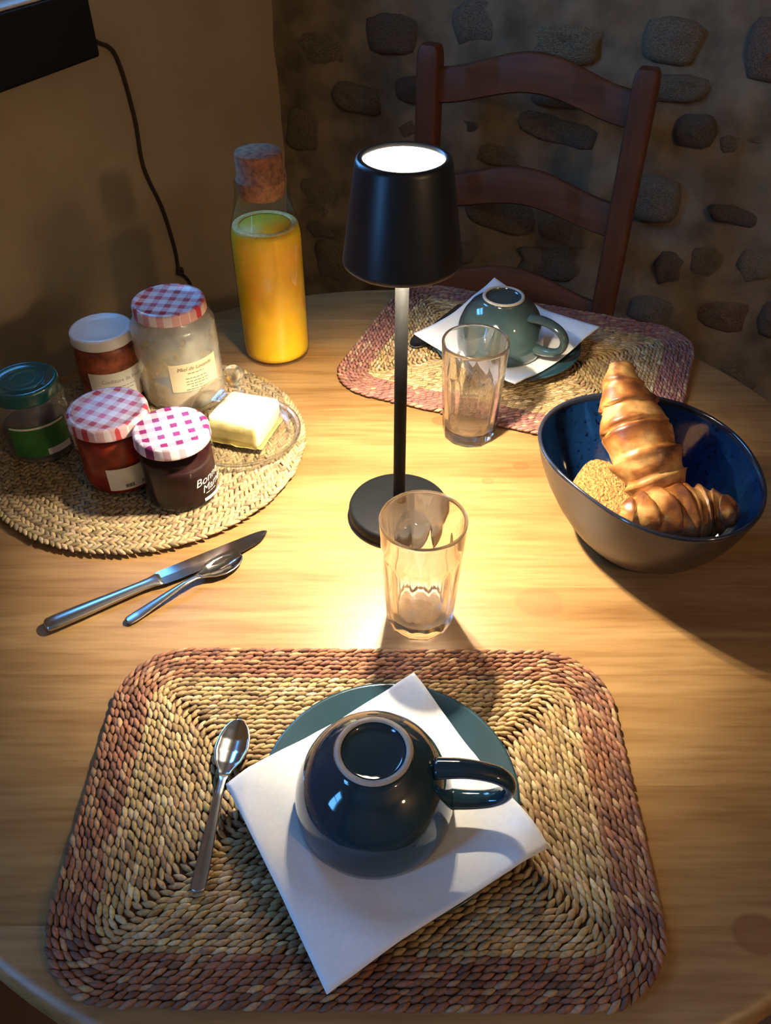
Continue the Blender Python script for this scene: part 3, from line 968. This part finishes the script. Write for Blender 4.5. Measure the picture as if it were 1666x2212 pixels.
# ------------------------------------------------------------------ cutlery
def spoon(label, end, tip, z, group='steel teaspoons'):
    e, p = Vector(end), Vector(tip)
    d = p - e
    L = d.length
    t = thing('teaspoon', label, 'spoon', (e.x, e.y, z), math.atan2(d.y, d.x), group)
    ss = [0, .01, .03, .10, .30, .50, .60, .66, .72, .80, .88, .94, .975, .992, 1.0]
    wd = [.0015, .0042, .0052, .0054, .0042, .0030, .0030, .0052, .0100, .0130, .0122, .0094, .0063, .0034, .0004]
    zc = [.0030, .0028, .0028, .0032, .0062, .0090, .0088, .0078, .0070, .0062, .0056, .0054, .0054, .0054, .0054]
    dp = [-.0003, -.0005, -.0006, -.0006, -.0008, -.0010, -.0006, .0012, .0034, .0046, .0042, .0028, .0015, .0006, 0]
    def strip(s0, s1, n):
        V, F = [], []
        m = 10
        for i in range(n + 1):
            s = s0 + (s1 - s0) * i / n
            w = lerp_prof(s, ss, wd); z_ = lerp_prof(s, ss, zc); q = lerp_prof(s, ss, dp)
            for j in range(m + 1):
                v = -1 + 2 * j / m
                V.append((s * L, w * v, z_ - q * (1 - v * v)))
        for i in range(n):
            for j in range(m):
                a = i * (m + 1) + j
                F.append((a, a + m + 1, a + m + 2, a + 1))
        return V, F
    o = mesh('handle', *strip(0, .63, 40), 'steel_brushed', t); mod_solid(o, 0.0014, -1)
    o = mesh('bowl', *strip(.63, 1, 40), 'steel', t); mod_solid(o, 0.0010, -1)
    return t
spoon('steel teaspoon lying on the straw of the brown-bordered mat beside the napkin', (-0.128, 0.247), (-0.117, 0.383), T + MT - 0.0005)
spoon('steel teaspoon lying on bare wood against the knife', (-0.2345, 0.4925), (-0.141, 0.577), T + 0.0002)
spoon('steel teaspoon half hidden under the napkin on the mauve-bordered mat', (0.108, 1.070), (0.036, 0.952), T + MT - 0.0005)
kn = Vector((-0.305, 0.486)); kt = Vector((-0.117, 0.607))
dk = kt - kn; KL = dk.length
knife = thing('table_knife', 'steel table knife lying on bare wood beside a teaspoon', 'knife', (kn.x, kn.y, T + 0.0002), math.atan2(dk.y, dk.x))
rs = []
for s, w, h in ((0, .004, .0020), (.004, .0066, .0034), (.012, .0080, .0042), (.05, .0086, .0045), (.15, .0082, .0042), (.30, .0068, .0036), (.40, .0062, .0032), (.45, .0070, .0028), (.475, .0086, .0018), (.49, .0088, .0010)):
    rs.append([(s * KL, w * math.cos(2 * PI * j / 16), 0.0046 + h * math.sin(2 * PI * j / 16)) for j in range(16)])
mesh('handle', *rings(rs), 'steel_brushed', knife)
rs = []
for s, a, b in ((.478, -.0085, .0085), (.50, -.0096, .0088), (.56, -.0104, .0090), (.65, -.0106, .0092), (.75, -.0102, .0093), (.85, -.0088, .0093), (.92, -.0062, .0092), (.96, -.0030, .0088), (.985, .0010, .0078), (1.0, .0044, .0058)):
    zc = 0.0046 - 0.0016 * max(0, (s - .5) * 2)
    rs.append([(s * KL, a, zc), (s * KL, (a + b) / 2, zc - .0007), (s * KL, b, zc - .0009), (s * KL, b, zc + .0009), (s * KL, (a + b) / 2, zc + .0007), (s * KL, a, zc + .0001)])
mesh('blade', *rings(rs), 'steel', knife, False)

# ------------------------------------------------------------------ juice bottle
bt = thing('juice_bottle', 'tall glass bottle of orange juice closed with a cork', 'bottle', (-0.143, 0.963, T))
BP = [(0.0, 0.0008), (0.036, 0.0006), (0.0415, 0.003), (0.0425, 0.010), (0.0428, 0.090), (0.0428, 0.160), (0.0420, 0.168), (0.0395, 0.178), (0.0360, 0.189), (0.0335, 0.200), (0.0318, 0.212), (0.0310, 0.2215), (0.0313, 0.2245), (0.0300, 0.2262)]
mesh('glass_body', *lathe(BP, 64, True, False), 'bottle_glass', bt)
JP = [(0.0, 0.0035), (0.036, 0.0035), (0.0405, 0.006), (0.0412, 0.012), (0.0415, 0.090), (0.0415, 0.158), (0.0406, 0.166), (0.0392, 0.1725)]
mesh('juice', *lathe(JP + [(0.0, 0.1725)], 64, True, True), 'juice', bt)
V, F = lathe([(0.0310, 0.1730), (0.0325, 0.1742), (0.0370, 0.1742), (0.0388, 0.1733), (0.0391, 0.1727)], 64, False, False)
mesh('foam_ring', V, [tuple(reversed(f)) for f in F], 'juice_foam', bt)
mesh('cork_stopper', *lathe([(0.0245, 0.2065), (0.0258, 0.208), (0.0285, 0.2255), (0.0287, 0.2270), (0.0268, 0.2272), (0.0268, 0.2550), (0.0258, 0.2565)], 40), 'cork', bt)

# ------------------------------------------------------------------ jars
def facing(x, y): return math.atan2(-y, -x)
def jar(label, x, y, rb, hb, rn, lid_r, lid_h, lid_mat, cont_mat, cont_top, glass='jar_glass', lid_rot=0.0, shoulder=0.80, group=None, cup_lid=False):
    t = thing('preserve_jar', label, 'jar', (x, y, T + MT - 0.0008), 0, group)
    gp = [(rb * .55, 0.0022), (rb * .80, 0.0002), (rb * .92, 0.0010), (rb * .985, 0.0050), (rb, 0.010), (rb, hb * (shoulder - .12)), (rb * .992, hb * (shoulder - .04)), (rb * .955 + rn * .045, hb * shoulder), (rb * .5 + rn * .5, hb * (shoulder + .055)), (rn * .985, hb * (shoulder + .085)), (rn * .97, hb)]
    mesh('glass_body', *lathe(gp, 56, True, False), glass, t)
    zs = [0.003, 0.005, 0.010]
    ri = rb - 0.0022
    cp = [(ri * .80, 0.0030), (ri * .95, 0.0050), (ri, 0.011)]
    zt = cont_top
    for z in np.linspace(0.02, zt, 8):
        f = 1.0 if z < hb * (shoulder - .10) else lerp_prof(z, [hb * (shoulder - .1), hb * (shoulder + .0), hb * (shoulder + .07)], [ri, ri * .96, (rn - .003)]) / ri
        cp.append((ri * f, float(z)))
    cp.append((cp[-1][0] * .9, zt + .0006))
    mesh('filling', *lathe(cp, 48), cont_mat, t)
    z0 = hb - lid_h + 0.003
    lp = [(lid_r - .0022, z0 + .0004), (lid_r, z0), (lid_r + .0006, z0 + .0012), (lid_r, z0 + .0030), (lid_r, z0 + lid_h - .0030), (lid_r - .0010, z0 + lid_h - .0010), (lid_r - .0034, z0 + lid_h), (lid_r - .0060, z0 + lid_h - .0004), (lid_r - .0072, z0 + lid_h - .0013), (lid_r * .5, z0 + lid_h - .0013)]
    ld_ = mesh('lid', *lathe(lp, 56, False, True), lid_mat, t, rot=(0, 0, lid_rot))
    return t
def jlabel(t, r, phi, half, z0, z1, mat):
    o = mesh('paper_label', *cyl_patch(r + 0.0004, phi - half, phi + half, z0, z1), mat, t)
    return o
def jtext(par, s, size, r, phi, z, mat, shear=0.0, tilt=0.0, spacing=1.0):
    V, F = text_vf(s, size, shear, spacing)
    return mesh('lettering', wrap(V, r + 0.0010, phi, z, tilt), F, mat, par, False)
def jbars(par, rows, r, phi, mat, h=0.0009):
    """lines of print too small to read"""
    V, F = [], []
    for (x0, x1, z) in rows:
        x = x0
        while x < x1:
            w = random.uniform(.0020, .0050)
            v, f = cyl_patch(r + .0010, phi + x / r, phi + min(x + w, x1) / r, z - h / 2, z + h / 2, 3, 1)
            b = len(V); V += v; F += [tuple(b + i for i in q) for q in f]
            x += w + .0010
    return mesh('small_print', V, F, mat, par, False)
# honey
p = (-0.245, 0.857)
j = jar('tall honey jar with red gingham lid and cream label', *p, 0.0485, 0.120, 0.0395, 0.0412, 0.0135, 'gingham_red', 'honey', 0.034, 'honey_jar_glass', 0.0, 0.80)
ph = facing(*p) + 0.33
lb = jlabel(j, 0.0485, ph, 0.62, 0.030, 0.066, 'label_cream')
jtext(lb, 'Miel de Lavande', 0.0066, 0.0485, ph, 0.0595, 'ink_brown', 0.25)
jbars(lb, [(-.010, .010, .0535), (-.013, .013, .0470), (-.013, .014, .0430), (-.013, .013, .0395), (-.008, .007, .0360), (-.014, .013, .0325)], 0.0485, ph, 'ink_brown')
# white-lidded jam
p = (-0.327, 0.852)
j = jar('jam jar with plain white lid and white label', *p, 0.0385, 0.088, 0.0345, 0.0358, 0.0130, 'lid_white', 'jam_pink', 0.074)
ph = facing(*p) + 0.25
lb = jlabel(j, 0.0385, ph, 1.0, 0.012, 0.051, 'label_white')
jtext(lb, 'Confiture de fraises', 0.0066, 0.0385, ph + 0.05, 0.0405, 'ink_grey', 0.0)
jbars(lb, [(-.012, .014, .0325), (-.006, .012, .0285)], 0.0385, ph, 'ink_grey')
# red jam
p = (-0.2815, 0.695)
j = jar('red jam jar with pink and white gingham lid, small pale label low on the glass', *p, 0.0400, 0.085, 0.0385, 0.0405, 0.0140, 'gingham_red_b', 'jam_red', 0.068)
ph = facing(*p) + 0.18
lb = jlabel(j, 0.0400, ph, 0.62, 0.012, 0.0395, 'label_grey')
V, F = [], []
for q, (x0, x1) in enumerate(((-.0085, .0000), (.0085, .0155))):
    x = x0
    while x < x1:
        w = random.choice((.0004, .0007, .0011))
        v, f = cyl_patch(0.0410, ph + x / .04, ph + (x + w) / .04, .0150, .0195, 1, 1)
        b = len(V); V += v; F += [tuple(b + i for i in t_) for t_ in f]
        x += w + .0004
mesh('barcode', V, F, 'ink_dark', lb, False)
# purple jam
p = (-0.2125, 0.668)
j = jar('dark purple jam jar with purple and white gingham lid, white script on the glass', *p, 0.0385, 0.081, 0.0365, 0.0378, 0.0135, 'gingham_purple', 'jam_purple', 0.050, shoulder=0.74)
ph = facing(*p) + 0.62
g = jtext(j, 'Bonne', 0.0130, 0.0385, ph + .10, 0.0365, 'print_white', 0.35, R(6))
jtext(j, 'Maman', 0.0120, 0.0385, ph + .28, 0.0265, 'print_white', 0.35, R(6))
jbars(j, [(-.002, .012, .0195)], 0.0385, ph, 'print_white')
V, F = cyl_patch(0.0394, ph - .12, ph + .55, .0100, .0140, 10, 2)
mesh('printed_band', V, F, 'print_white', j, False)
# green-lidded jam
p = (-0.384, 0.748)
j = jar('dark jam jar with glossy green lid and green label', *p, 0.0375, 0.086, 0.0350, 0.0362, 0.0150, 'lid_green', 'jam_dark', 0.034, 'smeared_jar_glass')
ph = facing(*p) - 0.05
lb = jlabel(j, 0.0375, ph, 0.85, 0.0120, 0.0510, 'label_green')
mesh('white_strip', *cyl_patch(0.0383, ph + .10, ph + .82, 0.0125, 0.0205), 'label_white', lb)
mesh('pale_strip', *cyl_patch(0.0383, ph - .80, ph + .80, 0.0475, 0.0500), 'label_white', lb)
zl = 0.0894 - 0.0013 - 0.0001
for r0_, r1_ in ((.0205, .0232), (.0120, .0136)):
    V, F = lathe([(r0_, zl - .0004), (r0_ + .0004, zl + .0005), (r1_ - .0004, zl + .0005), (r1_, zl - .0004)], 48, False, False)
    mesh('lid_ridge', V, [tuple(reversed(f)) for f in F], 'lid_green', j)

# ------------------------------------------------------------------ butter dish
DX, DY = -0.1637, 0.7653
dish = thing('butter_dish', 'round clear glass butter dish with a raised rim on the round mat', 'dish', (DX, DY, T + MT - 0.0008))
dp_ = [(0.0, 0.0), (0.050, 0.0), (0.058, 0.0012), (0.0655, 0.0062), (0.0675, 0.0082), (0.0672, 0.0096), (0.0655, 0.0098), (0.0625, 0.0078), (0.0575, 0.0052), (0.050, 0.0046), (0.0, 0.0046)]
mesh('plate', *lathe(dp_, 64), 'dome_glass', dish)
V, F = lathe([(0.0615, 0.0068), (0.0640, 0.0064), (0.0672, 0.0080), (0.0676, 0.0094), (0.0655, 0.0102), (0.0628, 0.0090)], 64, False, False)
F += [(5 * 64 + j_, 5 * 64 + (j_ + 1) % 64, (j_ + 1) % 64, j_) for j_ in range(64)]
mesh('rim', V, F, 'dish_glass', dish)
DB = T + MT - 0.0008 + 0.0046
dome = thing('glass_cloche', 'clear glass dome with a ball knob covering the butter', 'cloche', (DX, DY, DB + 0.0004))
mesh('dome', *lathe([(0.0545, 0.0), (0.0555, 0.0015), (0.0550, 0.010), (0.0540, 0.026), (0.0505, 0.040), (0.0430, 0.0515), (0.0310, 0.0585), (0.0180, 0.0620), (0.0080, 0.0632)], 56, False, True), 'dome_glass', dome)
kp = [(0.0055, 0.0630), (0.0048, 0.0650), (0.0062, 0.0672)] + [(0.0108 * math.sin(a), 0.0770 - 0.0108 * math.cos(a)) for a in np.linspace(R(38), PI * .985, 14)]
mesh('knob', *lathe(kp, 32), 'dish_glass', dome)
but = thing('butter_block', 'pale yellow butter block half unwrapped from gold paper, under the dome', 'butter', (-0.160, 0.768, DB + 0.0008), R(-17))
V, F = [], []
rs = []
for z, k in ((0.0012, .97), (0.004, 1.0), (0.016, 1.0), (0.028, .985), (0.0318, .95), (0.0325, .90)):
    ring = []
    for (px, py) in rrect(0.0300 * k, 0.0280 * k, 3, 0.004):
        w = 1 + 0.05 * noise.noise(Vector((px * 60, py * 60, z * 40)))
        ring.append((px * w + (0.004 if py > 0 else 0) * (z / .03), py * w, z + 0.0012 * noise.noise(Vector((px * 90, py * 90, 5))) * (z > .02)))
    rs.append(ring)
mesh('butter_body', *rings(rs), 'butter', but)
V, F = [], []
NN = 16
for i in range(NN + 1):
    for k in range(NN + 1):
        u, v = -1 + 2 * i / NN, -1 + 2 * k / NN
        x, y = u * .0345, v * .0325
        x *= 1 + .06 * noise.noise(Vector((u * 2, v * 2, 1))); y *= 1 + .06 * noise.noise(Vector((u * 2, v * 2, 7)))
        e = max(abs(u), abs(v))
        rr = math.hypot(x, y)
        s_ = min(1, 0.0455 / max(rr, 1e-6))
        V.append((x * s_, y * s_, 0.0003 + (0.0030 + .0018 * noise.noise(Vector((u * 4, v * 4, 3)))) * max(0, e - .86) * 7))
for i in range(NN):
    for k in range(NN):
        a = i * (NN + 1) + k
        F.append((a, a + NN + 1, a + NN + 2, a + 1))
o = mesh('wrapper', V, F, 'gold_foil', but); mod_solid(o, .0002, 0)
V, F = [], []
for i in range(13):
    x = -0.0305 + 0.0585 * i / 12
    for k, (yy, zz) in enumerate(((-.0310, .0010), (-.0303, .010), (-.0299, .019), (-.0297, .0275 + .0012 * math.sin(i * 1.7)))):
        V.append((x, yy + .0007 * noise.noise(Vector((x * 120, zz * 120, 2))), zz))
for i in range(12):
    for k in range(3):
        a = i * 4 + k
        F.append((a, a + 4, a + 5, a + 1))
o = mesh('wrapper_flap', V, F, 'gold_foil', but); mod_solid(o, .0002, 0)

# ------------------------------------------------------------------ bread bowl
BCX, BCY = 0.246, 0.604
bowl = thing('bread_bowl', 'large deep stoneware bowl, blue glaze inside and brown outside, holding pastries', 'bowl', (BCX, BCY, T))
BC = (0.10229, -0.00054, 0.00047, -0.00542, -0.00756, -0.00162, 0.00323)
def brim(a):
    return BC[0] + BC[1] * math.cos(a) + BC[2] * math.sin(a) + BC[3] * math.cos(2 * a) + BC[4] * math.sin(2 * a) + BC[5] * math.cos(3 * a) + BC[6] * math.sin(3 * a)
BH = 0.105
def bring(s, z, off=0.0, n=72):
    k = min(1, max(0, (s - .45) / .5))
    out = []
    for j_ in range(n):
        a = 2 * PI * j_ / n
        r_ = (0.102 * (1 - k) + brim(a) * k) * s + off
        cxs = 0.008 * (1 - k)
        out.append((cxs + r_ * math.cos(a), r_ * math.sin(a), z))
    return out
OUT = [(.44, .0008), (.48, .0008), (.495, .004), (.56, .010), (.68, .024), (.79, .042), (.88, .062), (.945, .082), (.985, .097), (.995, .1015)]
mesh('outer_wall', *rings([bring(s, z) for s, z in OUT], True, False), 'bowl_brown', bowl)
INN = [(.20, .0085), (.42, .0095), (.52, .0140), (.64, .028), (.76, .046), (.85, .066), (.915, .085), (.955, .1000)]
V, F = rings([bring(s, z) for s, z in INN], True, False)
mesh('inner_glaze', V, [tuple(reversed(f)) for f in F], 'bowl_blue', bowl)
mesh('rim', *rings([bring(.995, .1015), bring(.999, .1035), bring(.994, .1052), bring(.978, .1058), bring(.963, .1045), bring(.955, .1000)], False, False), 'bowl_rim', bowl)

CENV = ([0, .03, .08, .2, .35, .5, .65, .8, .92, .97, 1], [.10, .32, .45, .68, .90, 1.0, .92, .70, .46, .33, .10])
UENV = ([0, .04, .12, .3, .45, .6, .72, .82, .9, .96, 1], [.25, .60, .82, .98, 1.0, .90, .72, .55, .43, .34, .15])
def croissant(label, pts, rad, nridge, seed, loc, envp=CENV, dk_=0.0):
    t = thing('croissant', label, 'croissant', loc, 0, 'croissants in the bread bowl')
    P = smooth_path([Vector(p) - Vector(loc) for p in pts], 16)
    n = len(P)
    m = 28
    V, F, Cc = [], [], []
    prev = None
    for i, p in enumerate(P):
        u = i / (n - 1)
        tg = (P[min(i + 1, n - 1)] - P[max(i - 1, 0)]).normalized()
        a = (tg.cross(Vector((0, 0, 1))) if prev is None else prev - tg * prev.dot(tg)).normalized(); prev = a
        b = tg.cross(a)
        env = lerp_prof(u, *envp)
        for j in range(m):
            q = 2 * PI * j / m
            c = abs(u - .5) * 2
            s = c * nridge / 2 + 0.22 * math.sin(q + seed) * (1 if u > .5 else -1)
            fr = s - math.floor(s)
            ridge = (1 - fr) ** 1.5 if fr > .10 else fr / .10     # step at each rolled layer
            nz = noise.fractal(Vector((u * 9 + seed, math.cos(q) * 1.3, math.sin(q) * 1.3)), .9, 2.0, 4)
            r_ = rad * env * (0.86 + 0.17 * ridge + 0.06 * nz)
            v = p + a * (r_ * math.cos(q)) + b * (r_ * math.sin(q) * .88)
            V.append(v)
            k = min(1, max(0, 0.14 + dk_ + 0.60 * ridge + 0.95 * nz))
            c0, c1, c2 = (0.60, 0.33, 0.11), (0.36, 0.13, 0.028), (0.12, 0.034, 0.009)
            cc = tuple(c0[x] + (c1[x] - c0[x]) * min(1, k * 2) for x in range(3)) if k < .5 else tuple(c1[x] + (c2[x] - c1[x]) * (k - .5) * 2 for x in range(3))
            Cc.append((*cc, 1))
    for i in range(n - 1):
        for j in range(m):
            k = (j + 1) % m
            F.append((i * m + j, i * m + k, (i + 1) * m + k, (i + 1) * m + j))
    for e, base in ((P[0], 0), (P[-1], (n - 1) * m)):
        c = len(V); V.append(e); Cc.append((0.3, 0.1, 0.03, 1))
        for j in range(m):
            k = (j + 1) % m
            F.append((c, base + k, base + j) if base == 0 else (c, base + j, base + k))
    o = mesh('pastry_body', V, [tuple(reversed(f)) for f in F], 'pastry', t, cols=Cc)
    return t
croissant('golden croissant leaning upright out of the bowl, tip above the rim', [(0.262, 0.588, T + .066), (0.252, 0.598, T + .083), (0.240, 0.618, T + .103), (0.231, 0.645, T + .122), (0.224, 0.667, T + .141), (0.224, 0.684, T + .156)], 0.0365, 7, 1.3, (0.262, 0.560, T + .02), UENV)
croissant('darker curled croissant lying low in the bowl against the front rim', [(0.206, 0.548, T + .092), (0.224, 0.545, T + .087), (0.254, 0.553, T + .079), (0.282, 0.556, T + .077), (0.299, 0.553, T + .081), (0.309, 0.545, T + .089)], 0.0305, 8, 4.1, (0.262, 0.572, T + .02), CENV, 0.22)
rk = thing('rusk_slice', 'flat golden rusk slice with brown crust under the croissants', 'rusk', (0.211, 0.604, T + 0.0565), 0)
ro_ = []
for k in range(48):
    a = 2 * PI * k / 48
    ca, sa = math.cos(a), math.sin(a)
    e = 0.55
    x = math.copysign(abs(ca) ** e, ca) * 0.0335; y = math.copysign(abs(sa) ** e, sa) * 0.0365
    if y < 0: x *= 0.93
    ro_.append((x, y))
th = 0.0065
V, F = rings([[(x * .985, y * .985, -th) for x, y in ro_], [(x, y, -th * .8) for x, y in ro_], [(x, y, th * .8) for x, y in ro_], [(x * .985, y * .985, th * .97) for x, y in ro_]], True, False)
rot_r = (R(4), R(16), R(-32))
mesh('crust', V, F, 'rusk_crust', rk, rot=rot_r)
V, F = [], []
rs = []
for k in (1.0, .9, .75, .6, .45, .3, .15):
    rs.append([(x * .984 * k, y * .984 * k, th + 0.0009 * noise.noise(Vector((x * k * 300, y * k * 300, 2))) - (.0004 if k == 1 else 0)) for x, y in ro_])
V, F = rings(rs, False, True)
mesh('crumb_face', V, F, 'rusk_crumb', rk, rot=rot_r)
